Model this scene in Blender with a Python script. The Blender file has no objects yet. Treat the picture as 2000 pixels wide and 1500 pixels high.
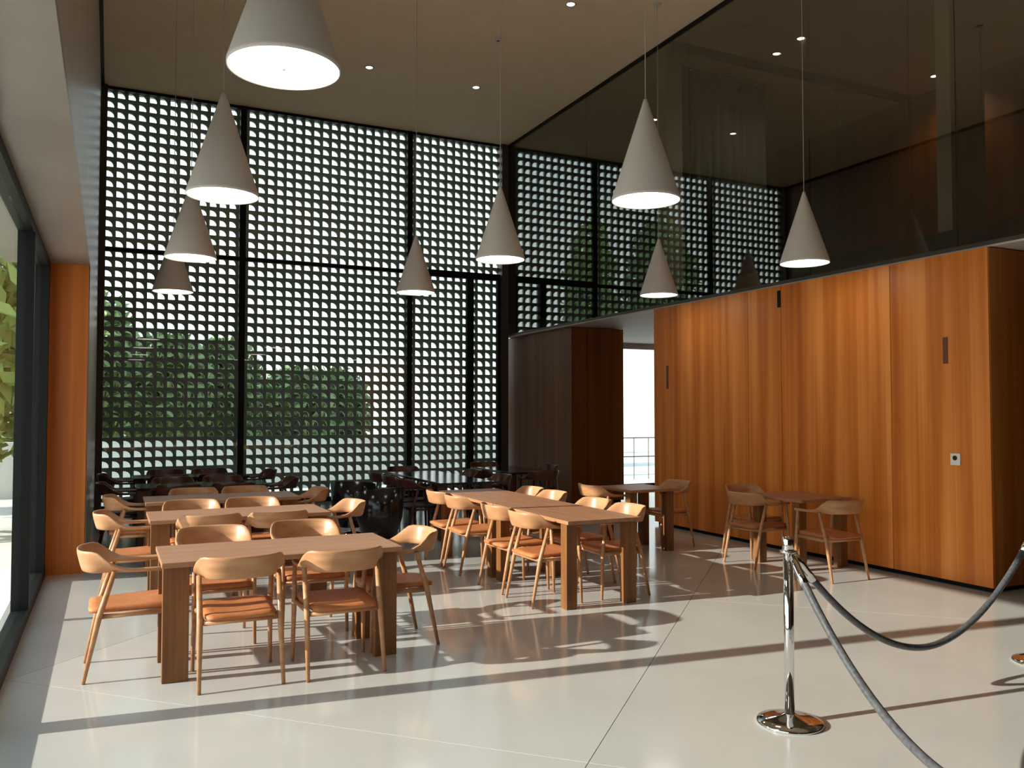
import bpy, bmesh, math, random
from mathutils import Vector, Matrix
random.seed(7)
sc = bpy.context.scene
COL = sc.collection
PI = math.pi

# ------------------------------------------------------------------ camera, sky, sun, exposure
F_PX = 1640.0; TH = math.radians(25.6); PITCH = math.atan(55 / F_PX); H = 1.62
cd = bpy.data.cameras.new('camera'); cam = bpy.data.objects.new('camera', cd); COL.objects.link(cam)
cd.sensor_width = 36; cd.lens = 36 * F_PX / 2000; cd.clip_start = .05; cd.clip_end = 300
cam.location = (0, 0, H); cam.rotation_euler = (PI / 2 + PITCH, 0, -TH)
sc.camera = cam

w = bpy.data.worlds.new('sky'); sc.world = w; w.use_nodes = True
nt = w.node_tree; nt.nodes.clear()
out = nt.nodes.new('ShaderNodeOutputWorld'); bg = nt.nodes.new('ShaderNodeBackground')
tc = nt.nodes.new('ShaderNodeTexCoord'); sep = nt.nodes.new('ShaderNodeSeparateXYZ'); cr = nt.nodes.new('ShaderNodeValToRGB')
cr.color_ramp.elements[0].position = .0; cr.color_ramp.elements[0].color = (1.0, 1.0, .97, 1)
cr.color_ramp.elements[1].position = .6; cr.color_ramp.elements[1].color = (.62, .82, 1.0, 1)
nt.links.new(tc.outputs['Generated'], sep.inputs[0]); nt.links.new(sep.outputs['Z'], cr.inputs[0])
nt.links.new(cr.outputs[0], bg.inputs[0]); bg.inputs[1].default_value = 1.8
nt.links.new(bg.outputs[0], out.inputs[0])

SUN_EL = math.radians(21.5)
sd = Vector((math.cos(SUN_EL) * .9938, -math.cos(SUN_EL) * .1113, -math.sin(SUN_EL)))
sl = bpy.data.lights.new('sun', 'SUN'); so = bpy.data.objects.new('sun', sl); COL.objects.link(so)
sl.energy = 9.6; sl.angle = math.radians(.6); sl.color = (1.0, .95, .89)
so.rotation_euler = sd.to_track_quat('-Z', 'Y').to_euler(); so.location = (-8, 2, 6)

sc.view_settings.view_transform = 'Standard'; sc.view_settings.look = 'None'
sc.view_settings.gamma = 1; sc.view_settings.use_curve_mapping = False
sc.view_settings.exposure = 0.14

# ------------------------------------------------------------------ materials
def mat(name, col=(.5, .5, .5), rough=.5, metal=0, spec=.5, emit=None, es=0, sheen=0, coat=0):
    m = bpy.data.materials.new(name); m.use_nodes = True
    b = m.node_tree.nodes['Principled BSDF']
    b.inputs['Base Color'].default_value = (*col, 1); b.inputs['Roughness'].default_value = rough
    b.inputs['Metallic'].default_value = metal; b.inputs['Specular IOR Level'].default_value = spec
    b.inputs['Sheen Weight'].default_value = sheen; b.inputs['Coat Weight'].default_value = coat
    if emit:
        b.inputs['Emission Color'].default_value = (*emit, 1); b.inputs['Emission Strength'].default_value = es
    return m

def noise_mat(name, c1, c2, scale=(4, 4, 4), rough=.5, spec=.5, detail=4, bump=0, rough2=None, lo=.35, hi=.65, coat=0, nscale=1.0):
    m = mat(name, c1, rough, 0, spec, coat=coat); t = m.node_tree; b = t.nodes['Principled BSDF']
    tcn = t.nodes.new('ShaderNodeTexCoord'); mp = t.nodes.new('ShaderNodeMapping'); n = t.nodes.new('ShaderNodeTexNoise')
    r = t.nodes.new('ShaderNodeValToRGB')
    mp.inputs['Scale'].default_value = scale; n.inputs['Detail'].default_value = detail; n.inputs['Scale'].default_value = nscale
    r.color_ramp.elements[0].position = lo; r.color_ramp.elements[0].color = (*c1, 1)
    r.color_ramp.elements[1].position = hi; r.color_ramp.elements[1].color = (*c2, 1)
    t.links.new(tcn.outputs['Object'], mp.inputs[0]); t.links.new(mp.outputs[0], n.inputs[0])
    t.links.new(n.outputs[0], r.inputs[0]); t.links.new(r.outputs[0], b.inputs['Base Color'])
    if bump:
        bp = t.nodes.new('ShaderNodeBump'); bp.inputs['Strength'].default_value = bump; bp.inputs['Distance'].default_value = .002
        t.links.new(n.outputs[0], bp.inputs['Height']); t.links.new(bp.outputs[0], b.inputs['Normal'])
    return m

OAKX = noise_mat('oak_grain_x', (.32, .14, .065), (.42, .205, .105), (1.5, 26, 26), .42, .4, 5, .12)
OAKY = noise_mat('oak_grain_y', (.32, .14, .065), (.42, .205, .105), (26, 1.5, 26), .42, .4, 5, .12)
OAKZ_SHADED = noise_mat('oak_grain_z_shaded', (.17, .062, .016), (.24, .095, .028), (26, 26, 1.5), .45, .4, 5, .12)  # same oak for the legs, darkened: shade of their fronts is in the colour
CHAIRWOOD = noise_mat('chair_oak', (.43, .195, .085), (.53, .27, .13), (5, 5, 24), .4, .4, 4, .08)
LEATHER = noise_mat('tan_leather', (.46, .145, .045), (.53, .19, .065), (30, 30, 30), .5, .4, 4, .25)
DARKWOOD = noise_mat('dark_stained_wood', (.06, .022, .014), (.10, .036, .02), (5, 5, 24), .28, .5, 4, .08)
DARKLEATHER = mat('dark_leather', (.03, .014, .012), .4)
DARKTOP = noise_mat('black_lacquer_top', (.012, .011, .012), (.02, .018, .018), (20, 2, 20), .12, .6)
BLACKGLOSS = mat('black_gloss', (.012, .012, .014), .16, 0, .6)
FLOORS = [noise_mat('polished_concrete_' + k, c, tuple(min(1, x * 1.10) for x in c), (1.3, 1.3, 1.3), .13, .5, 8, 0, lo=.3, hi=.7)
          for k, c in (('light', (.50, .475, .44)), ('mid', (.475, .45, .415)), ('grey', (.45, .425, .395)))]
JOINT = mat('floor_joint', (.20, .19, .17), .8)
PLASTER = noise_mat('taupe_ceiling_plaster', (.90, .68, .46), (.93, .71, .49), (3, 3, 3), .8, .2, 3)
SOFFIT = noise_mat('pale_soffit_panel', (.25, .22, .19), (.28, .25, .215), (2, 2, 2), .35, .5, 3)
SLABM = mat('white_slab', (.60, .50, .42), .6)
BULK = noise_mat('satin_beige_wall', (.38, .31, .25), (.42, .345, .28), (2, 2, 2), .33, .45, 3)
BLACKMETAL = mat('black_metal', (.006, .007, .0065), .5, 0, .2)
BRONZE = mat('dark_bronze', (.07, .055, .042), .4, 0, .5)
TILE = noise_mat('screen_tile', (.22, .27, .24), (.28, .33, .295), (6, 6, 6), .35, .5, 3)
CHROME = mat('chrome', (.75, .74, .73), .07, 1)
ROPE = noise_mat('grey_black_rope', (.05, .05, .055), (.09, .09, .095), (60, 60, 60), .38, .6, 3, .3)
SHADE = mat('shade_white', (.66, .61, .56), .55, 0, .3)
LAMP = mat('lamp_diffuser', (1, 1, 1), .5, 0, .3, (1.0, .93, .82), 7.0)
SPOT = mat('spot_lens', (1, 1, 1), .5, 0, .3, (1.0, .88, .70), 12.0)
CONC = noise_mat('outdoor_paving', (.62, .58, .52), (.70, .66, .60), (1, 1, 1), .8)
WHITEWALL = mat('white_render', (.80, .79, .76), .8)
LEAF = [mat('leaf_' + n, c, .6) for n, c in (('deep', (.15, .21, .06)), ('mid', (.23, .29, .11)), ('pale', (.22, .34, .10)))]
BARK = mat('bark', (.12, .08, .05), .9)
SWITCHW = mat('switch_white', (.8, .78, .74), .4)
SWITCHB = mat('switch_black', (.02, .015, .012), .3)
COPPER = mat('slot_copper', (.16, .045, .012), .4, 0, .5)
GALLERY = mat('gallery_grey', (.66, .56, .48), .8)
GALLERYD = mat('gallery_dark', (.05, .05, .042), .8)
CURTAIN = mat('gallery_curtain', (.12, .12, .10), .9)
STEEL = mat('cord_steel', (.5, .48, .45), .4)

def veneer(name, ax, dark=1.0):
    """vertical-grain cherry / oak veneer; ax = horizontal axis along the wall"""
    m = mat(name, (.4, .2, .08), .42, 0, .4); t = m.node_tree; b = t.nodes['Principled BSDF']
    tcn = t.nodes.new('ShaderNodeTexCoord')
    def nz(sc_, det):
        mp = t.nodes.new('ShaderNodeMapping'); mp.inputs['Scale'].default_value = sc_
        n = t.nodes.new('ShaderNodeTexNoise'); n.inputs['Scale'].default_value = 1; n.inputs['Detail'].default_value = det
        t.links.new(tcn.outputs['Object'], mp.inputs[0]); t.links.new(mp.outputs[0], n.inputs[0]); return n
    s = lambda k: (k, 0, .15) if ax == 'x' else (0, k, .15)
    n1 = nz(s(4.5), 3); n2 = nz(s(38), 4)
    mx = t.nodes.new('ShaderNodeMath'); mx.operation = 'MULTIPLY_ADD'; mx.inputs[1].default_value = .2
    t.links.new(n2.outputs[0], mx.inputs[0]); t.links.new(n1.outputs[0], mx.inputs[2])
    r = t.nodes.new('ShaderNodeValToRGB'); e = r.color_ramp.elements
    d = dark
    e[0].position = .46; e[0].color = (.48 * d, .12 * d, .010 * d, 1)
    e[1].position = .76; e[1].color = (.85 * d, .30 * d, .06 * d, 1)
    k = e.new(.60); k.color = (.66 * d, .19 * d, .022 * d, 1)
    t.links.new(mx.outputs[0], r.inputs[0]); t.links.new(r.outputs[0], b.inputs['Base Color'])
    return m
VENY = veneer('veneer_y', 'y'); VENX = veneer('veneer_x', 'x'); VENX_SHADED = veneer('veneer_x_end_shaded', 'x', .5)  # box end uses a darkened copy of the veneer, shade painted in
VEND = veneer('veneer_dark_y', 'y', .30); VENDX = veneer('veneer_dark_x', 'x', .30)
PIERW = veneer('veneer_pier', 'x', 1.0)

def glass_mat(name, tint, refl, rough=0.0):
    m = bpy.data.materials.new(name); m.use_nodes = True; t = m.node_tree; t.nodes.clear()
    o = t.nodes.new('ShaderNodeOutputMaterial'); mx = t.nodes.new('ShaderNodeMixShader')
    tr = t.nodes.new('ShaderNodeBsdfTransparent'); gl = t.nodes.new('ShaderNodeBsdfGlossy')
    lw = t.nodes.new('ShaderNodeLayerWeight'); lw.inputs[0].default_value = .5
    pw = t.nodes.new('ShaderNodeMath'); pw.operation = 'POWER'; pw.inputs[1].default_value = 4
    fr = t.nodes.new('ShaderNodeMath'); fr.operation = 'MULTIPLY_ADD'; fr.inputs[1].default_value = 1 - refl; fr.inputs[2].default_value = refl
    t.links.new(lw.outputs['Facing'], pw.inputs[0]); t.links.new(pw.outputs[0], fr.inputs[0])
    tr.inputs[0].default_value = (*tint, 1); gl.inputs['Roughness'].default_value = rough
    gl.inputs[0].default_value = (1, 1, 1, 1)
    t.links.new(fr.outputs[0], mx.inputs[0]); t.links.new(tr.outputs[0], mx.inputs[1]); t.links.new(gl.outputs[0], mx.inputs[2])
    t.links.new(mx.outputs[0], o.inputs[0]); return m
GLASS = glass_mat('clear_glass', (.97, 1, .98), .04)
_t = GLASS.node_tree; _m = [n for n in _t.nodes if n.type == 'MIX_SHADER'][0]
_t.links.remove(_m.inputs[0].links[0]); _m.inputs[0].default_value = .12
GLASSTEAL = glass_mat('teal_glass', (.94, .98, .96), .03)
GLASSDARK = glass_mat('dark_glass', (.66, .67, .62), .14)

# ------------------------------------------------------------------ mesh helpers
def box(bm, x0, y0, z0, x1, y1, z1):
    r = bmesh.ops.create_cube(bm, size=1.0)
    bmesh.ops.transform(bm, matrix=Matrix.Translation(((x0 + x1) / 2, (y0 + y1) / 2, (z0 + z1) / 2)) @ Matrix.Diagonal((x1 - x0, y1 - y0, z1 - z0, 1)), verts=r['verts'])
    return r['verts']

def lathe(bm, prof, n=32, cx=0, cy=0):
    rings = []
    for r, z in prof:
        if r < 1e-6: rings.append([bm.verts.new((cx, cy, z))])
        else: rings.append([bm.verts.new((cx + r * math.cos(2 * PI * i / n), cy + r * math.sin(2 * PI * i / n), z)) for i in range(n)])
    for a, b in zip(rings, rings[1:]):
        for i in range(n):
            j = (i + 1) % n
            if len(a) == 1 and len(b) == 1: continue
            if len(a) == 1: bm.faces.new((a[0], b[j], b[i]))
            elif len(b) == 1: bm.faces.new((a[i], a[j], b[0]))
            else: bm.faces.new((a[i], a[j], b[j], b[i]))

def tube(bm, pts, rad, n=10, cap=True):
    pts = [Vector(p) for p in pts]
    if not hasattr(rad, '__len__'): rad = [rad] * len(pts)
    rings = []
    for i, p in enumerate(pts):
        t = (pts[min(i + 1, len(pts) - 1)] - pts[max(i - 1, 0)]).normalized()
        up = Vector((0, 1, 0)) if abs(t.z) > .7 else Vector((0, 0, 1))
        a = t.cross(up).normalized(); b = t.cross(a).normalized()
        rings.append([bm.verts.new(p + (a * math.cos(2 * PI * k / n) + b * math.sin(2 * PI * k / n)) * rad[i]) for k in range(n)])
    for r, s in zip(rings, rings[1:]):
        for k in range(n): bm.faces.new((r[k], r[(k + 1) % n], s[(k + 1) % n], s[k]))
    if cap: bm.faces.new(rings[0]); bm.faces.new(rings[-1])

def obj(name, bm, m, parent=None, smooth=False, bevel=0, loc=None, **props):
    bmesh.ops.recalc_face_normals(bm, faces=bm.faces)
    me = bpy.data.meshes.new(name); bm.to_mesh(me); bm.free()
    for mm in (m if isinstance(m, (list, tuple)) else [m]): me.materials.append(mm)
    if smooth:
        for p in me.polygons: p.use_smooth = True
    o = bpy.data.objects.new(name, me); COL.objects.link(o)
    if loc: o.location = loc
    if parent: o.parent = parent
    if bevel:
        md = o.modifiers.new('bevel', 'BEVEL'); md.width = bevel; md.segments = 2; md.limit_method = 'ANGLE'
    for k, v in props.items(): o[k] = v
    return o

def bx(name, c, m, parent=None, bevel=0, **props):
    """one box whose origin sits at its centre-bottom"""
    x0, y0, z0, x1, y1, z1 = c; cx, cy = (x0 + x1) / 2, (y0 + y1) / 2
    base = parent.location if parent else Vector((0, 0, 0))
    bm = bmesh.new(); box(bm, x0 - cx, y0 - cy, 0, x1 - cx, y1 - cy, z1 - z0)
    return obj(name, bm, m, parent, False, bevel, (cx - base[0], cy - base[1], z0 - base[2]), **props)

def thing(name, label, cat, loc=(0, 0, 0), rz=0, group=None, kind=None):
    o = bpy.data.objects.new(name, None); COL.objects.link(o); o.empty_display_size = .1
    o.location = loc; o.rotation_euler = (0, 0, rz)
    if label: o['label'] = label
    if cat: o['category'] = cat
    if group: o['group'] = group
    if kind: o['kind'] = kind
    return o

def dup(root, loc, rz=0, label=None, group=None):
    r = root.copy(); COL.objects.link(r); r.location = loc; r.rotation_euler = (0, 0, rz)
    if label: r['label'] = label
    if group: r['group'] = group
    for ch in root.children:
        c = ch.copy(); COL.objects.link(c); c.parent = r
        for g in ch.children:
            d = g.copy(); COL.objects.link(d); d.parent = c
    return r

# ------------------------------------------------------------------ room dimensions (x = along the screen, y = depth)
CEIL = 7.03; LOW = 3.115; VS = 15.43; UG = 7.22; UB = 7.14; VB = -6.0; UR = 14.0; UL = -.60; UW = -.20; VP = 9.55

# floor: base + big diamond slabs with recessed joints
bm = bmesh.new(); box(bm, -.75, VB, -.12, UR, VS + .1, -.012)
floor = obj('floor', bm, JOINT, kind='structure')
def clip(poly, ax, lim, keep_less):
    res = []
    for i in range(len(poly)):
        a, b = poly[i], poly[(i + 1) % len(poly)]
        ia = (a[ax] <= lim) == keep_less; ib = (b[ax] <= lim) == keep_less
        if ia: res.append(a)
        if ia != ib:
            t = (lim - a[ax]) / (b[ax] - a[ax]); res.append((a[0] + (b[0] - a[0]) * t, a[1] + (b[1] - a[1]) * t))
    return res
P = 5.1; g = .003; k = 0
for i in range(-4, 6):
    for j in range(-4, 6):
        s0, s1 = 1.38 + P * i + g, 1.38 + P * (i + 1) - g       # v-u
        t0, t1 = 5.42 + P * j + g, 5.42 + P * (j + 1) - g       # v+u
        poly = [((t - s) / 2, (t + s) / 2) for s, t in ((s0, t0), (s1, t0), (s1, t1), (s0, t1))]
        for ax, lim, kl in ((0, -.74, False), (0, UR, True), (1, VB, False), (1, VS + .05, True)):
            if poly: poly = clip(poly, ax, lim, kl)
        if len(poly) < 3: continue
        bm = bmesh.new(); lo = [bm.verts.new((x, y, -.012)) for x, y in poly]; hi = [bm.verts.new((x, y, 0)) for x, y in poly]
        bm.faces.new(hi); bm.faces.new(lo[::-1])
        for q in range(len(poly)): bm.faces.new((lo[q], lo[(q + 1) % len(poly)], hi[(q + 1) % len(poly)], hi[q]))
        obj('floor_slab', bm, FLOORS[(i * 2 + j * 3) % 3], floor); k += 1

bx('ceiling', (UW - .25, VB, CEIL, UR, VS + .1, CEIL + .2), PLASTER, kind='structure')
# walls out of view that close the hall
bx('wall_rear', (-.8, VB - .2, 0, UR, VB, CEIL), VENDX, kind='structure')
bx('wall_right', (UR, VB, 0, UR + .2, VS, CEIL), GALLERYD, kind='structure')

# left side: satin bulkhead above the glazing, soffit, pier, and wall beyond the pier
bx('wall_left', (UW - .10, VB, LOW + .06, UW, VS, CEIL), BULK, kind='structure')
bx('trim_1', (UL - .35, VB, LOW, UW, VP + .12, LOW + .06), SOFFIT, kind='structure', label='pale soffit panel over the glazed side wall')
bx('trim_2', (UL - .35, VB, LOW + .06, UL - .25, VP, CEIL), BULK, kind='structure', label='outer face above the side glazing')
pier = bx('wall_pier', (-.56, VP, 0, UW - .012, VP + .12, LOW), PIERW, kind='structure', label='narrow wood-clad pier at the end of the side glazing')
bx('wall_left_far', (UW - .10, VP + .12, 0, UW, VS, LOW + .06), BULK, kind='structure')

bx('trim_11', (UW, VB, CEIL - .05, UW + .05, VS - .23, CEIL - .001), BLACKMETAL, kind='structure', label='black strip standing in for the shadow gap between side wall and ceiling')  # solid black strip that paints in the shade of the ceiling joint
# left glazing: frame with panes
gl = thing('window_1', None, None, (UL, 0, 0), kind='structure')
yb = [-.08, 2.45, 5.01, 7.50, 9.20]
bx('wall_left_unseen', (UL - .06, VB, 0, UL + .06, -.11, LOW), VEND, kind='structure')  # out of view, added instead of more glazing to cut the fill light
bx('sill', (UL - .06, -.11, 0, UL + .05, VP, .10), BLACKMETAL, gl)
bx('head_rail', (UL - .06, -.11, LOW - .09, UL + .05, VP, LOW), BLACKMETAL, gl)
for i, y in enumerate(yb):
    wd = .08 if i == 2 else .03
    bx('mullion', (UL - .06, y - wd, .10, UL + .06, y + wd, LOW - .09), BLACKMETAL, gl)
bx('end_panel', (UL - .06, 9.23, .10, UL + .045, VP, LOW - .09), BLACKMETAL, gl)
for a, b in zip(yb, yb[1:]):
    bx('pane', (UL - .012, a + .03, .10, UL, b - .03, LOW - .09), GLASS, gl)

# ------------------------------------------------------------------ screen wall of pierced blocks
NX, NZ = 44, 42; S = (UG - .12 - (UW + .06)) / NX; SZ = CEIL / NZ; X0 = UW + .06; T = .045
wb = bx('wall_back', (UW, VS, CEIL - .03, UG, VS + .10, CEIL), BRONZE, kind='structure')
hole = [(.17, .17), (.84, .17), (.84, .34), (.77, .54), (.63, .69), (.43, .78), (.17, .81)]
outer = [(0, 0), (1, 0), (1, .55), (1, 1), (.70, 1), (.45, 1), (0, 1)]
def block_geo(bm, ox, oz, y0=0.0):
    f = []
    for yy in (y0, y0 + T):
        h = [bm.verts.new((ox + a * S, yy, oz + b * SZ)) for a, b in hole]
        o = [bm.verts.new((ox + a * S, yy, oz + b * SZ)) for a, b in outer]
        for i in range(7):
            j = (i + 1) % 7; bm.faces.new((o[i], o[j], h[j], h[i]))
        f.append((h, o))
    for i in range(7):
        j = (i + 1) % 7
        bm.faces.new((f[0][0][i], f[0][0][j], f[1][0][j], f[1][0][i]))
        bm.faces.new((f[0][1][i], f[0][1][j], f[1][1][j], f[1][1][i]))
cells = []
for i in range(NX):
    for j in range(NZ):
        x = X0 + (i + .5) * S; z = (j + .5) * SZ
        d = math.sqrt(x * x + VS * VS + (z - H) ** 2)
        if j > 5: cells.append((d + .15 * x, i, j))
cells.sort(); big = {(i, j) for _, i, j in cells[:300]}
bm = bmesh.new(); block_geo(bm, 0, 0)
b0 = obj('breeze_block', bm, TILE, wb); first = True
wl = wb.location
for (i, j) in sorted(big):
    o = b0 if first else b0.copy()
    if not first: COL.objects.link(o); o.parent = wb
    first = False
    # every second block sits a hair proud, as laid by hand
    o.location = (X0 + i * S - wl[0], VS + .002 * random.random() - wl[1] + .0, j * SZ - wl[2])
bm = bmesh.new()
for i in range(NX):
    for j in range(NZ):
        if (i, j) not in big: block_geo(bm, X0 + i * S, j * SZ)
o = obj('breeze_blocks', bm, TILE, wb, kind='stuff'); o.location = (-wl[0], VS - wl[1], -wl[2])

# glazing frame in front of the blocks
fy0, fy1 = VS - .16, VS - .06
wf = thing('window_2', None, None, (0, VS - .1, 0), kind='structure')
for (a, b, z0, z1) in ((2.02, 2.12, 0, CEIL), (5.10, 5.20, 0, CEIL), (6.34, 6.48, 0, 4.26), (7.00, 7.06, 0, 4.26)):
    bx('mullion', (a, fy0, z0, b, fy1, z1), BLACKMETAL, wf)
bx('transom', (UW + .10, fy0 + .01, 4.28, 5.12, fy1 - .01, 4.34), BLACKMETAL, wf)
bx('transom', (5.18, fy0 + .01, 4.26, 7.06, fy1 - .01, 4.39), BLACKMETAL, wf)
bx('top_rail', (UW + .10, fy0 + .01, CEIL - .05, 7.06, fy1 - .01, CEIL), BLACKMETAL, wf)
bx('bottom_rail', (UW + .10, fy0 + .01, 0, 7.06, fy1 - .01, .08), BLACKMETAL, wf)
for a, b in ((UW + .10, 2.03), (2.11, 5.11), (5.19, 7.0)):
    for z0, z1 in ((.08, 4.27), (4.38, CEIL - .05)):
        bx('pane', (a, VS - .115, z0, b, VS - .105, z1), GLASSTEAL, wf)
bx('trim_3', (UW + .002, VS - .22, 0, UW + .10, VS - .002, CEIL), BRONZE, kind='structure', label='dark bronze post at the left end of the block screen')
bx('trim_4', (UG - .15, VS - .22, 0, UG - .01, VS - .002, CEIL), BRONZE, kind='structure', label='dark bronze post at the right end of the block screen')

# ------------------------------------------------------------------ right side: dark glass above the wood box, gallery behind
dg = thing('window_3', None, None, (UG, 0, 0), kind='structure')
gy = [VB, -2.6, .55, 3.2, 5.3, 7.15, 9.35, 12.15, VS - .01]
for a, b in zip(gy, gy[1:]):
    bx('pane', (UG, a + .006, LOW + .07, UG + .012, b - .006, CEIL - .04), GLASSDARK, dg)
bx('head_rail', (UG - .01, VB, CEIL - .06, UG + .03, VS - .01, CEIL - .001), BLACKMETAL, dg)
bx('floor_rail', (UG - .012, VB, LOW + .03, UG + .03, VS - .01, LOW + .07), BRONZE, dg)
# slab between levels, its pale underside seen at the box ends
bx('trim_5', (UG - .01, VB, LOW + .012, UR, VS, LOW + .03), SLABM, kind='structure', label='pale soffit over the passage and beyond the wood volume')
bx('trim_6', (UG + .04, VB, LOW + .031, UR, VS, LOW + .25), GALLERYD, kind='structure', label='upper gallery floor behind the dark glass')
# gallery interior
for lx, ly in ((8.95, 9.0), (11.9, 9.1)):
    l_ = bpy.data.lights.new('gallery_lamp', 'SPOT'); lo_ = bpy.data.objects.new('gallery_lamp', l_); COL.objects.link(lo_)
    l_.energy = 60; l_.spot_size = 2.4; l_.spot_blend = .8; l_.shadow_soft_size = .05; l_.color = (1, .86, .68); lo_.location = (lx, ly, CEIL - .03)
bx('wall_gallery', (12.4, VB, LOW + .25, 12.55, VS, CEIL), VEND, kind='structure')
bx('trim_7', (7.37, 10.1, LOW + .25, 7.66, 10.35, CEIL), GALLERY, kind='structure', label='pale gallery column behind the dark glass')
bx('trim_8', (7.42, 5.5, LOW + .25, 7.93, 5.66, CEIL), GALLERY, kind='structure', label='pale gallery column at the right edge behind the dark glass')
bx('trim_9', (7.3, 9.85, CEIL - .12, 12.4, 9.93, CEIL - .001), BLACKMETAL, kind='structure', label='dark gallery ceiling beam behind the glass')
cu = thing('gallery_curtain', 'dim grey-green curtain hanging behind the dark glass next to the pale column', 'curtain', (7.72, 10.25, LOW + .25))
bm = bmesh.new(); n = 60
v0 = []; v1 = []
for q in range(n + 1):
    x = 1.7 * q / n; y = .045 * math.sin(q * .95) + .02 * math.sin(q * 2.3)
    v0.append(bm.verts.new((x, y, .01))); v1.append(bm.verts.new((x, y, 3.5)))
for q in range(n): bm.faces.new((v0[q], v0[q + 1], v1[q + 1], v1[q]))
c_ = obj('curtain_fabric', bm, CURTAIN, cu, True); md = c_.modifiers.new('s', 'SOLIDIFY'); md.thickness = .004
bm = bmesh.new(); tube(bm, [(-.02, 0, 3.51), (1.74, 0, 3.51)], .012, 8); obj('curtain_rail', bm, BLACKMETAL, cu)

# wood volume (near box)
def panelled(name, u0, u1, v0, v1, seams_v, seams_u, m_side, m_end, label, setback=0.0):
    core = bx(name, (u0 + .02, v0 + .02, .05, u1 - .02, v1 - .02, LOW - .01), BLACKMETAL, kind='structure', label=label)
    sv = [v0] + seams_v + [v1]
    for a, b in zip(sv, sv[1:]):
        bx('veneer_panel', (u0, a + .004, .045, u0 + .02, b - .004, LOW), m_side, core)
    su = [u0] + seams_u + [u1]
    for a, b in zip(su, su[1:]):
        bx('veneer_panel', (a + .004 + (.018 if a == u0 else 0), v0, .045, b - .004, v0 + .02, LOW), m_end, core)
        bx('veneer_panel', (a + .004 + (.018 if a == u0 else 0), v1 - .02, .045, b - .004, v1, LOW), m_end, core)
    bx('plinth', (u0 + .04, v0 + .04, 0, u1 - .04, v1 - .04, .05), BLACKMETAL, core)
    return core
boxn = panelled('wall_wood_box', UB, 13.0, 4.95, 10.12, [6.01, 7.55, 8.12], [8.4, 9.8, 11.2], VENY, VENX_SHADED, 'large wood-clad volume with vertical veneer panels')
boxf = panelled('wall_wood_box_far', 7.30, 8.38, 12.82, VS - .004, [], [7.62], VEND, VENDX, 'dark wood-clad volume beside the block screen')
bl = boxn.location
for (y, z0, z1, wd) in ((9.79, 1.95, 2.28, .05), (5.39, 2.08, 2.33, .05)):
    bx('slot_plate', (UB - .006, y - wd / 2, z0, UB + .001, y + wd / 2, z1), COPPER, boxn, label='rust-coloured vertical slot plate')
bx('slot_plate', (UB - .006, 7.55, 2.86, UB + .001, 7.60, 3.06), BLACKMETAL, boxn, label='black slot plate at the top edge')
ts = thing('wall_thermostat', 'small white wall controller with dark round sensor on the wood wall near its corner', 'switch', (UB, 5.30, 1.18))
bm = bmesh.new(); box(bm, -.014, -.05, -.055, -.0005, .05, .055); obj('plate', bm, SWITCHW, ts, bevel=.003)
bm = bmesh.new(); lathe(bm, [(0, 0), (.022, 0), (.022, .006), (0, .006)], 20)
o = obj('sensor', bm, SWITCHB, ts, loc=(-.0135, 0, .012)); o.rotation_euler = (0, -PI / 2, 0)

# passage and its bright window
wp = thing('window_4', None, None, (10.5, VS, 0), kind='structure')
for a in (8.9, 9.72, 11.9, 13.95): bx('mullion', (a, VS - .03, .06, a + .05, VS + .03, 3.0), BLACKMETAL, wp)
bx('head_rail', (8.38, VS - .03, 3.0, UR, VS + .03, LOW + .01), SLABM, wp)
bx('sill', (8.38, VS - .03, 0, UR, VS + .03, .06), BLACKMETAL, wp)
for a, b in ((8.95, 9.72), (9.77, 11.9), (11.95, 13.95)): bx('pane', (a, VS - .006, .06, b, VS + .006, 3.0), GLASS, wp)
bx('wall_passage', (8.36, VS - .04, 0, 8.9, VS + .05, LOW), SLABM, kind='structure')
bx('wall_gallery_back', (UG + .02, VS - .01, LOW + .25, UR, VS + .1, CEIL), GALLERYD, kind='structure')
# railing outside the passage window
rl = thing('outdoor_railing', 'thin dark metal railing outside the bright passage window', 'railing', (10.5, VS + 1.6, 0))
for i in range(9):
    bm = bmesh.new(); tube(bm, [(-1.6 + .42 * i, 0, 0), (-1.6 + .42 * i, 0, 1.0)], .010, 6); obj('post', bm, BRONZE, rl)
for z in (.55, 1.0):
    bm = bmesh.new(); tube(bm, [(-1.6, 0, z), (1.76, 0, z)], .013, 6); obj('handrail' if z == 1.0 else 'rail', bm, BRONZE, rl)

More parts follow.
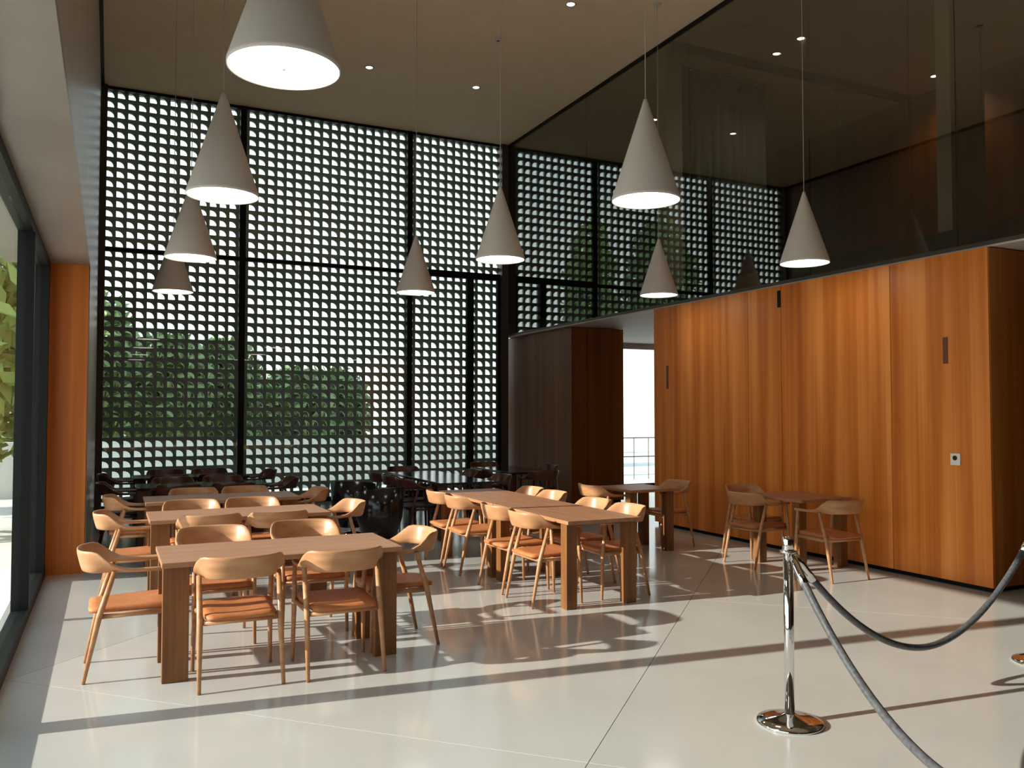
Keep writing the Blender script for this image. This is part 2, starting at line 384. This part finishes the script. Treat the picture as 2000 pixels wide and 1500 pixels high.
# ------------------------------------------------------------------ outdoors
bx('ground_outside', (-40, VB - 10, -.30, 40, 70, -.14), CONC, kind='structure', label='pale outdoor paving')
bx('trim_10', (-16, 20.0, -.14, 12, 20.25, 1.0), WHITEWALL, kind='structure', label='low white garden wall beyond the screen')
def leafy(name, label, x, y, zc, rx, ry, rz, n, m, trunk_h, leaf=.13, group=None):
    t = thing(name, label, 'tree', (x, y, -.14), group=group)
    bm = bmesh.new()
    tube(bm, [(0, 0, 0), (.04, .02, trunk_h * .5), (0, 0, zc)], [.11, .08, .03], 8); obj('trunk', bm, BARK, t)
    bm = bmesh.new(); rnd = random.Random(int(x * 100 + y))
    for _ in range(n):
        while True:
            p = Vector((rnd.uniform(-1, 1), rnd.uniform(-1, 1), rnd.uniform(-1, 1)))
            if p.length <= 1: break
        p = p * (.75 + .25 * rnd.random()); c = Vector((p.x * rx, p.y * ry, zc + p.z * rz))
        a = Vector((rnd.gauss(0, 1), rnd.gauss(0, 1), rnd.gauss(0, 1))).normalized(); b = a.orthogonal().normalized() ; l = leaf * rnd.uniform(.7, 1.4)
        vs = [bm.verts.new(c + a * l), bm.verts.new(c + b * l * .45), bm.verts.new(c - a * l), bm.verts.new(c - b * l * .45)]
        bm.faces.new(vs)
    obj('foliage', bm, m, t, kind='stuff'); return t
TR = ['leftmost garden tree behind the block screen, dark green', 'second garden tree from the left behind the block screen', 'garden tree behind the left edge of the middle screen bay',
      'garden tree behind the centre of the middle screen bay', 'garden tree behind the right part of the middle screen bay', 'smallest garden tree, last to the right behind the screen']
for q, (x, y, rz_, m_) in enumerate(((-1.6, 21.4, 2.4, 0), (-.2, 23.3, 2.3, 1), (1.25, 21.4, 1.75, 1), (2.8, 23.3, 1.8, 1), (4.2, 21.4, 1.35, 1), (5.7, 23.3, 1.4, 0))):
    leafy('garden_tree', TR[q], x, y, rz_ + .35, 1.05, .85, rz_, 3600, LEAF[m_], 1, .16)
for q, (x, y, h) in enumerate(((-2.3, 14.0, 3.0), (-3.9, 17.6, 3.6), (-4.2, 26.0, 5.0), (-6.0, 34, 6.0))):
    leafy('leafy_tree', ['pale green tree close outside the left glazing', 'pale green tree outside the left glazing, behind the closest one',
                         'tall pale green tree further outside the left glazing', 'furthest tall tree seen through the left glazing'][q],
          x, y, h, 1.5, 1.7, h * .95, 3200, LEAF[2], 1.5, .2)
# pale far building behind the trees with balcony slabs
fb = thing('garden_building', 'pale far building with balcony slabs behind the garden trees', 'building', (1.5, 46, -.14))
bm = bmesh.new(); box(bm, -7, 0, 0, 6, 6, 6.0); obj('facade', bm, WHITEWALL, fb)
for q in range(2):
    bm = bmesh.new(); box(bm, -6.5, -1.2, 2.2 + 1.9 * q, 4.5, 0, 2.4 + 1.9 * q); obj('balcony', bm, WHITEWALL, fb)

# ------------------------------------------------------------------ chairs
def sweep(bm, path, secs):
    rings = []
    for p, sec in zip(path, secs): rings.append([bm.verts.new(q) for q in sec])
    n = len(rings[0])
    for r, s in zip(rings, rings[1:]):
        for k_ in range(n): bm.faces.new((r[k_], r[(k_ + 1) % n], s[(k_ + 1) % n], s[k_]))
    bm.faces.new(rings[0]); bm.faces.new(rings[-1])

def back_bm():
    """bentwood-like back that wraps round and thins into the two arms; chair faces +y"""
    bm = bmesh.new(); N = 36; path = []; secs = []
    for i in range(N + 1):
        t = -1 + 2 * i / N                              # -1 left arm tip .. 0 middle of back .. 1 right arm tip
        a = abs(t); sg = 1 if t >= 0 else -1
        if a < .58:                                     # curved back
            ang = a / .58 * PI / 2
            x = sg * .238 * math.sin(ang) ** .72 if ang > 0 else 0; y = .00 - .275 * math.cos(ang) ** .68
        else:
            q = (a - .58) / .42; x = sg * (.238 + .004 * math.sin(q * PI)) ; y = .00 + .235 * q
        path.append(Vector((x, y, 0)))
    for i in range(N + 1):
        t = -1 + 2 * i / N; a = abs(t)
        tan = (path[min(i + 1, N)] - path[max(i - 1, 0)]).normalized()
        outw = Vector((tan.y, -tan.x, 0))
        if outw.dot(path[i] - Vector((0, .1, 0))) < 0: outw = -outw
        s = min(1, max(0, (a - .34) / .30)); s = s * s * (3 - 2 * s)   # 0 back .. 1 arm
        width = .140 * (1 - s) + .052 * s; th = .020 * (1 - s) + .026 * s
        roll = math.radians(14) * (1 - s) + math.radians(82) * s  # tilt of the wide axis away from vertical
        zc = .643 + .5 * (width * math.cos(roll) + .012 * s)
        W = Vector((0, 0, 1)) * math.cos(roll) + outw * math.sin(roll)
        Nn = outw * math.cos(roll) - Vector((0, 0, 1)) * math.sin(roll)
        if a > .93: width *= 1 - (a - .93) * 4; 
        c = path[i] + Vector((0, 0, zc)) - outw * .012 * s
        sec = []
        for k_ in range(14):
            an = 2 * PI * k_ / 14; ca, sa = math.cos(an), math.sin(an)
            e = .55
            sec.append(c + W * (width / 2) * math.copysign(abs(ca) ** e, ca) + Nn * (th / 2) * math.copysign(abs(sa) ** .8, sa))
        secs.append(sec)
    sweep(bm, path, secs); return bm

def seat_bm():
    bm = bmesh.new(); nx, ny = 12, 10; g_ = {}
    for top in (0, 1):
        for i in range(nx + 1):
            for j in range(ny + 1):
                a = -1 + 2 * i / nx; b = -1 + 2 * j / ny
                wd = .208 + .010 * b; x = a * wd; y = .235 * b + .01
                x *= 1 - .05 * max(0, abs(b) - .7) * 3; y *= 1 - .05 * max(0, abs(a) - .7) * 3
                z = (.445 - .016 * (1 - a * a) * (1 - b * b) + .006 * b - .012 * max(abs(a), abs(b)) ** 8) if top else .405
                g_[top, i, j] = bm.verts.new((x, y, z))
    for top in (0, 1):
        for i in range(nx):
            for j in range(ny): bm.faces.new((g_[top, i, j], g_[top, i + 1, j], g_[top, i + 1, j + 1], g_[top, i, j + 1]))
    for i in range(nx):
        for j in (0, ny): bm.faces.new((g_[0, i, j], g_[0, i + 1, j], g_[1, i + 1, j], g_[1, i, j]))
    for j in range(ny):
        for i in (0, nx): bm.faces.new((g_[0, i, j], g_[0, i, j + 1], g_[1, i, j + 1], g_[1, i, j]))
    return bm

def make_chair(name, wood, pad):
    t = thing(name, None, 'chair')
    obj('seat', seat_bm(), pad, t, True)
    obj('backrest', back_bm(), wood, t, True)
    bm = bmesh.new()
    for s in (-1, 1): tube(bm, [(s * .212, -.15, .385), (s * .218, .22, .39)], .016, 8)
    tube(bm, [(-.215, .225, .39), (.215, .225, .39)], .016, 8); tube(bm, [(-.21, -.165, .385), (.21, -.165, .385)], .016, 8)
    obj('seat_rail', bm, wood, t, True)
    for s in (-1, 1):
        bm = bmesh.new(); tube(bm, [(s * .238, -.245, 0), (s * .230, -.165, .385), (s * .232, -.085, .650)], [.0115, .0185, .015], 10)
        obj('leg', bm, wood, t, True)
        bm = bmesh.new(); tube(bm, [(s * .236, .235, 0), (s * .230, .222, .385), (s * .234, .195, .648)], [.0115, .0175, .013], 10)
        obj('leg', bm, wood, t, True)
    return t
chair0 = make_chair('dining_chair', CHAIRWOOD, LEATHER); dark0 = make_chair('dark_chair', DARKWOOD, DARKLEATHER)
used = {'l': False, 'd': False}
N_, E_, S_, W_ = 0, -PI / 2, PI, PI / 2          # chair faces +v, +u, -v, -u
def chair(u, v, rz, label, group, dark=False, jit=.02):
    k_ = 'd' if dark else 'l'; src = dark0 if dark else chair0
    rz += random.uniform(-jit, jit)
    if used[k_]: return dup(src, (u, v, 0), rz, label, group)
    used[k_] = True; src.location = (u, v, 0); src.rotation_euler = (0, 0, rz); src['label'] = label; src['group'] = group; return src

# ------------------------------------------------------------------ tables
def table(u0, u1, v0, v1, label, group, along='x', wood=None, h=.73, legs=None, dark=False, name='dining_table'):
    cx, cy = (u0 + u1) / 2, (v0 + v1) / 2
    t = thing(name, label, 'table', (cx, cy, 0), group=group)
    top = DARKTOP if dark else (OAKX if along == 'x' else OAKY); lm = DARKWOOD if dark else OAKZ_SHADED
    bx('tabletop', (u0, v0, h - .032, u1, v1, h), top, t, .004)
    if along == 'x': lw, ld, iu, iv = .15, .06, .012, .09
    else: lw, ld, iu, iv = .10, .10, .015, .05
    for a in (0, 1):
        for b in (0, 1):
            x0 = u0 + iu if a == 0 else u1 - iu - lw; y0 = v0 + iv if b == 0 else v1 - iv - ld
            bx('leg', (x0, y0, 0, x0 + lw, y0 + ld, h - .032), lm, t, .003)
    return t
GL = 'oak tables in the left row'
table(.29, 1.77, 5.37, 6.08, 'oak table nearest the camera at left, first of the left row', GL)
table(.31, 1.80, 7.50, 8.22, 'sunlit oak table directly behind the nearest one in the left row', GL)
table(.33, 1.84, 9.00, 9.70, 'shaded oak table third back in the left row', GL, dark=False)
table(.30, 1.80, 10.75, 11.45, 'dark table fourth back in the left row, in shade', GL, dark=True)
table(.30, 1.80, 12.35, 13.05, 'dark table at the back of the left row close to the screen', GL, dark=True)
GR = 'oak tables pushed end to end in the middle'
table(3.38, 4.09, 6.00, 7.49, 'near half of the long oak table in the middle of the room', GR, 'y')
table(3.38, 4.09, 7.50, 8.99, 'far half of the long oak table in the middle of the room', GR, 'y')
GB = 'oak tables along the wood wall'
table(6.32, 7.02, 6.42, 7.20, 'small oak table against the wood wall, nearer of the two', GB, 'y')
table(5.36, 6.00, 8.05, 8.75, 'small oak table near the passage opening, further of the two', GB, 'y')
table(3.75, 4.50, 9.90, 12.10, 'long black-topped table mirroring the screen, behind the middle table', 'dark tables by the screen', 'y', dark=True)
table(5.35, 6.05, 11.2, 12.6, 'black table in the dark corner before the dark wood volume', 'dark tables by the screen', 'y', dark=True)

g1 = 'chairs at the nearest left table'
chair(.725, 5.41, N_, 'armchair with its back to us at the nearest table, left of two', g1, jit=.01)
chair(1.335, 5.37, N_, 'armchair with its back to us at the nearest table, right of two', g1, jit=.01)
chair(.125, 5.90, E_, 'armchair at the left end of the nearest table, seen from the side', g1, jit=.01)
chair(1.85, 5.80, W_, 'armchair at the right end of the nearest table, frame in shade', g1, jit=.01)
chair(.70, 6.36, S_, 'armchair on the far side of the nearest table, left of two', g1)
chair(1.37, 6.42, S_, 'armchair on the far side of the nearest table, right of two', g1)
g2 = 'chairs at the second left table'
chair(.77, 7.57, N_, 'armchair on the near side of the second left table, left of two', g2)
chair(1.32, 7.55, N_, 'armchair on the near side of the second left table, right of two', g2)
chair(.18, 7.93, E_, 'armchair at the left end of the second left table', g2)
chair(1.92, 7.93, W_ + .08, 'armchair at the right end of the second left table', g2)
chair(.72, 8.42, S_, 'armchair on the far side of the second left table, left of two', g2)
chair(1.28, 8.42, S_, 'armchair on the far side of the second left table, right of two', g2)
g3 = 'chairs at the third left table'
chair(.24, 9.42, E_, 'shaded armchair at the left end of the third left table', g3)
chair(1.92, 9.42, W_, 'shaded armchair at the right end of the third left table', g3)
chair(.85, 9.76, S_, 'shaded armchair on the far side of the third left table, left of two', g3)
chair(1.40, 9.78, S_, 'shaded armchair on the far side of the third left table, right of two', g3)
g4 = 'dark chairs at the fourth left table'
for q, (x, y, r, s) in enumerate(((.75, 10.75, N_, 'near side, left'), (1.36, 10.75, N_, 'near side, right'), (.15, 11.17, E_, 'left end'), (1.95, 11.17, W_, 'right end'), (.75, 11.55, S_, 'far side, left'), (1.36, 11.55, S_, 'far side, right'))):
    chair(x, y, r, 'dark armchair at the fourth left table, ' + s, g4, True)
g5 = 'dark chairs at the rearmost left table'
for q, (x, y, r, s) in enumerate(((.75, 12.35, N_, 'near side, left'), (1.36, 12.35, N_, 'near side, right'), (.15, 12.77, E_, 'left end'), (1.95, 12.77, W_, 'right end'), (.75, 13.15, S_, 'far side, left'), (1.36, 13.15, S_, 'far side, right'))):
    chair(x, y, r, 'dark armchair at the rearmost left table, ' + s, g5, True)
g6 = 'chairs on the left side of the long middle table'
for v, s in ((6.46, 'nearest of four'), (7.06, 'second of four'), (8.0, 'third of four'), (8.55, 'furthest of four')):
    chair(3.40, v, E_, 'sunlit armchair on the left side of the long middle table, ' + s, g6, jit=.04)
g7 = 'chairs on the right side of the long middle table'
for v, s in ((6.48, 'nearest of four'), (7.05, 'second of four'), (7.92, 'third of four'), (8.45, 'furthest of four')):
    chair(4.10, v, W_, 'armchair on the right side of the long middle table, ' + s, g7, jit=.04)
g8 = 'chairs at the small tables by the wood wall'
chair(6.42, 6.14, N_, 'armchair with its back to us at the small table, nearest the wood wall corner', g8)
chair(6.27, 7.02, E_, 'armchair facing the wood wall, sunlit seat, left of the small table', g8)
chair(6.66, 7.52, S_, 'armchair at the far end of the small table by the wood wall', g8)
chair(6.16, 8.50, W_, 'armchair right of the further small table, back towards the wood wall', g8)
chair(5.28, 8.50, E_, 'armchair left of the further small table, in front of the bright passage', g8)
g9 = 'dark chairs at the long black-topped table'
for v, s in ((10.35, 'nearest'), (10.95, 'middle'), (11.6, 'furthest')):
    chair(3.62, v, E_, 'dark armchair on the left side of the black-topped table, ' + s, g9, True)
for v, s in ((10.4, 'nearest'), (11.4, 'furthest')):
    chair(4.64, v, W_, 'dark armchair on the right side of the black-topped table, ' + s, g9, True)
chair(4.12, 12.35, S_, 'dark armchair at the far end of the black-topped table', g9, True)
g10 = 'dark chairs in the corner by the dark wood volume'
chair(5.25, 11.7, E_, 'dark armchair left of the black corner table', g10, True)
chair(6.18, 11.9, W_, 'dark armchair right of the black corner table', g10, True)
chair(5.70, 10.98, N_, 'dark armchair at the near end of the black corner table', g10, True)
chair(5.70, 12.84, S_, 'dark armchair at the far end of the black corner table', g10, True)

# black glossy tub chairs in the shade between the rows
def tub(loc, rz, label):
    t = thing('tub_chair', label, 'chair', loc, rz, 'black tub chairs between the rows')
    bm = bmesh.new(); n = 24; rows = []
    for q in range(n + 1):
        a = PI * 1.5 * q / n + PI * .75          # opening towards +y
        ht = .62 + .10 * math.sin((q / n) * PI)
        rows.append((math.cos(a), math.sin(a), ht))
    prev = None
    for ca, sa, ht in rows:
        ring = [bm.verts.new((ca * r, sa * r, z)) for r, z in ((.20, .10), (.28, .35), (.30, ht), (.27, ht), (.25, .37), (.17, .12))]
        if prev:
            for k_ in range(6): bm.faces.new((prev[k_], prev[(k_ + 1) % 6], ring[(k_ + 1) % 6], ring[k_]))
        else: bm.faces.new(ring)
        prev = ring
    bm.faces.new(prev[::-1]); obj('shell', bm, BLACKGLOSS, t, True)
    bm = bmesh.new(); lathe(bm, [(0, .33), (.23, .33), (.25, .36), (.25, .40), (.22, .43), (0, .44)], 28); obj('seat', bm, DARKLEATHER, t, True)
    bm = bmesh.new(); lathe(bm, [(0, .0), (.20, .0), (.20, .015), (.03, .03), (.03, .33), (0, .33)], 28); obj('pedestal', bm, CHROME, t, True)
    return t
tb = tub((2.98, 9.95, 0), .3, 'black glossy tub chair between the rows, nearer one')
dup(tb, (2.96, 11.1, 0), -.6, 'black glossy tub chair between the rows, further one')

# ------------------------------------------------------------------ pendant lamps
RIM = 3.147; RD = .246
def pendant(label):
    t = thing('pendant_lamp', label, 'lamp', (0, 0, RIM), group='cone pendant lamps')
    bm = bmesh.new()
    lathe(bm, [(RD - .006, .012), (RD - .004, 0), (RD, 0), (RD, .02), (.018, .725), (.012, .745), (0, .745)], 48); obj('lamp_shade', bm, SHADE, t, True)
    for p in t.children[0].data.polygons: p.use_smooth = True
    bm = bmesh.new(); lathe(bm, [(0, .006), (RD - .008, .010), (RD - .008, .02), (0, .02)], 48); obj('diffuser', bm, LAMP, t)
    bm = bmesh.new(); lathe(bm, [(0, -.003), (.008, -.003), (.008, .006), (0, .006)], 12); obj('finial', bm, STEEL, t)
    bm = bmesh.new(); tube(bm, [(0, 0, .74), (0, 0, CEIL - RIM - .02)], .0035, 6); obj('cord', bm, STEEL, t)
    bm = bmesh.new(); lathe(bm, [(0, CEIL - RIM - .025), (.05, CEIL - RIM - .025), (.05, CEIL - RIM - .001), (0, CEIL - RIM - .001)], 20); obj('canopy', bm, SHADE, t)
    return t
PL = [(.68, 3.77, 'largest cone pendant at top left, cut by the frame'), (.70, 6.20, 'second cone pendant of the left row, in front of the screen'),
      (.705, 8.86, 'third cone pendant of the left row, half behind the second'), (.705, 11.45, 'smallest rearmost cone pendant of the left row'),
      (3.52, 10.2, 'small far cone pendant of the middle row'), (3.52, 7.62, 'cone pendant of the middle row at the screen corner post'),
      (3.48, 5.02, 'large near cone pendant of the middle row, before the dark glass'), (6.43, 6.45, 'cone pendant hanging close to the wood wall top'),
      (6.47, 9.05, 'far cone pendant above the passage opening')]
for q, (x, y, lb) in enumerate(PL):
    if q == 0: p0 = pendant(lb); p0.location = (x, y, RIM)
    else: dup(p0, (x, y, RIM), 0, lb)

# ceiling downlights
def spot(loc, label, group):
    t = thing('downlight', label, 'light', loc, group=group)
    bm = bmesh.new(); lathe(bm, [(.050, -.001), (.078, -.001), (.078, -.006), (.055, -.008), (.050, -.001)], 28); obj('trim_ring', bm, SHADE, t, True)
    bm = bmesh.new(); lathe(bm, [(0, -.003), (.050, -.003), (.050, -.001), (0, -.001)], 28); obj('lens', bm, SPOT, t)
    return t
SPL = [(3.60, 12.70, 'round downlight in the ceiling above the screen side, left'), (5.43, 12.72, 'round downlight in the ceiling above the screen side, right'),
       (5.44, 9.55, 'round downlight at the top edge of the view')]
s0 = None
for x, y, lb in SPL:
    if s0 is None: s0 = spot((x, y, CEIL), lb, 'ceiling downlights')
    else: dup(s0, (x, y, CEIL), 0, lb)
sm = thing('smoke_detector', 'small round detector on the ceiling between the downlights', 'detector', (5.0, 10.9, CEIL))
bm = bmesh.new(); lathe(bm, [(0, -.035), (.03, -.035), (.05, -.015), (.055, -.001), (0, -.001)], 20); obj('housing', bm, GALLERY, sm, True)
bm = bmesh.new(); lathe(bm, [(0, -.042), (.018, -.042), (.02, -.035), (0, -.035)], 16); obj('sensor', bm, SWITCHB, sm)
for (x, y, lb) in ((8.95, 9.0, 'gallery downlight behind the dark glass, above the curtain'), (11.9, 9.1, 'gallery downlight behind the dark glass at far right'),):
    dup(s0, (x, y, CEIL), 0, lb, 'gallery downlights')

# ------------------------------------------------------------------ stanchions and ropes
def stanchion(loc, label):
    t = thing('stanchion', label, 'stanchion', loc, group='chrome rope stanchions')
    bm = bmesh.new(); lathe(bm, [(0, 0), (.168, 0), (.170, .008), (.165, .018), (.12, .028), (.05, .040), (.03, .052), (0, .052)], 48); obj('base', bm, CHROME, t, True)
    bm = bmesh.new(); lathe(bm, [(0, .04), (.0255, .04), (.0255, .885), (0, .885)], 24); obj('pole', bm, CHROME, t, True)
    bm = bmesh.new(); lathe(bm, [(0, .884), (.040, .884), (.044, .890), (.040, .897), (0, .897)], 28); obj('collar', bm, CHROME, t, True)
    bm = bmesh.new(); lathe(bm, [(0, .896), (.027, .896), (.030, .905), (.030, .950), (.026, .966), (0, .970)], 28); obj('cap', bm, CHROME, t, True)
    return t
st = stanchion((3.22, 3.37, 0), 'chrome stanchion with two ropes in the right foreground')
dup(st, (5.46, 3.47, 0), 0, 'chrome stanchion at the right edge, mostly out of frame')
dup(st, (2.68, 1.40, 0), 0, 'chrome stanchion below the frame at lower right')
def rope(name_label, a, b, tmin, zmin, ex=1.8):
    t = thing('barrier_rope', name_label, 'rope', (a[0], a[1], 0), group='barrier ropes')
    a = Vector(a); b = Vector(b); d = b - a; N = 48; pts = []
    for i in range(N + 1):
        q = i / N; zz = a.z if q < tmin else b.z
        r = (tmin - q) / tmin if q < tmin else (q - tmin) / (1 - tmin)
        pts.append(Vector((d.x * q, d.y * q, zmin + (zz - zmin) * abs(r) ** ex)))
    bm = bmesh.new(); tube(bm, pts[2:-2], .019, 14); obj('rope', bm, ROPE, t, True)
    for e in (pts[:4], pts[-4:]):
        bm = bmesh.new(); tube(bm, e, [.010, .022, .022, .022] if e is pts[:4] else .022, 14)
        obj('end_fitting', bm, CHROME, t, True)
    return t
def ends(p, q, r=.045):
    p = Vector((p[0], p[1], 0)); q = Vector((q[0], q[1], 0)); d = (q - p).normalized() * r
    return (p.x + d.x, p.y + d.y, .865), (q.x - d.x, q.y - d.y, .865)
a, b = ends((3.22, 3.37), (5.46, 3.47)); rope('dark rope sagging from the chrome stanchion to the right edge', a, b, .5, .25, 1.9)
a, b = ends((3.22, 3.37), (2.68, 1.40)); rope('grey rope sagging from the chrome stanchion towards the bottom corner', a, b, .60, .23)
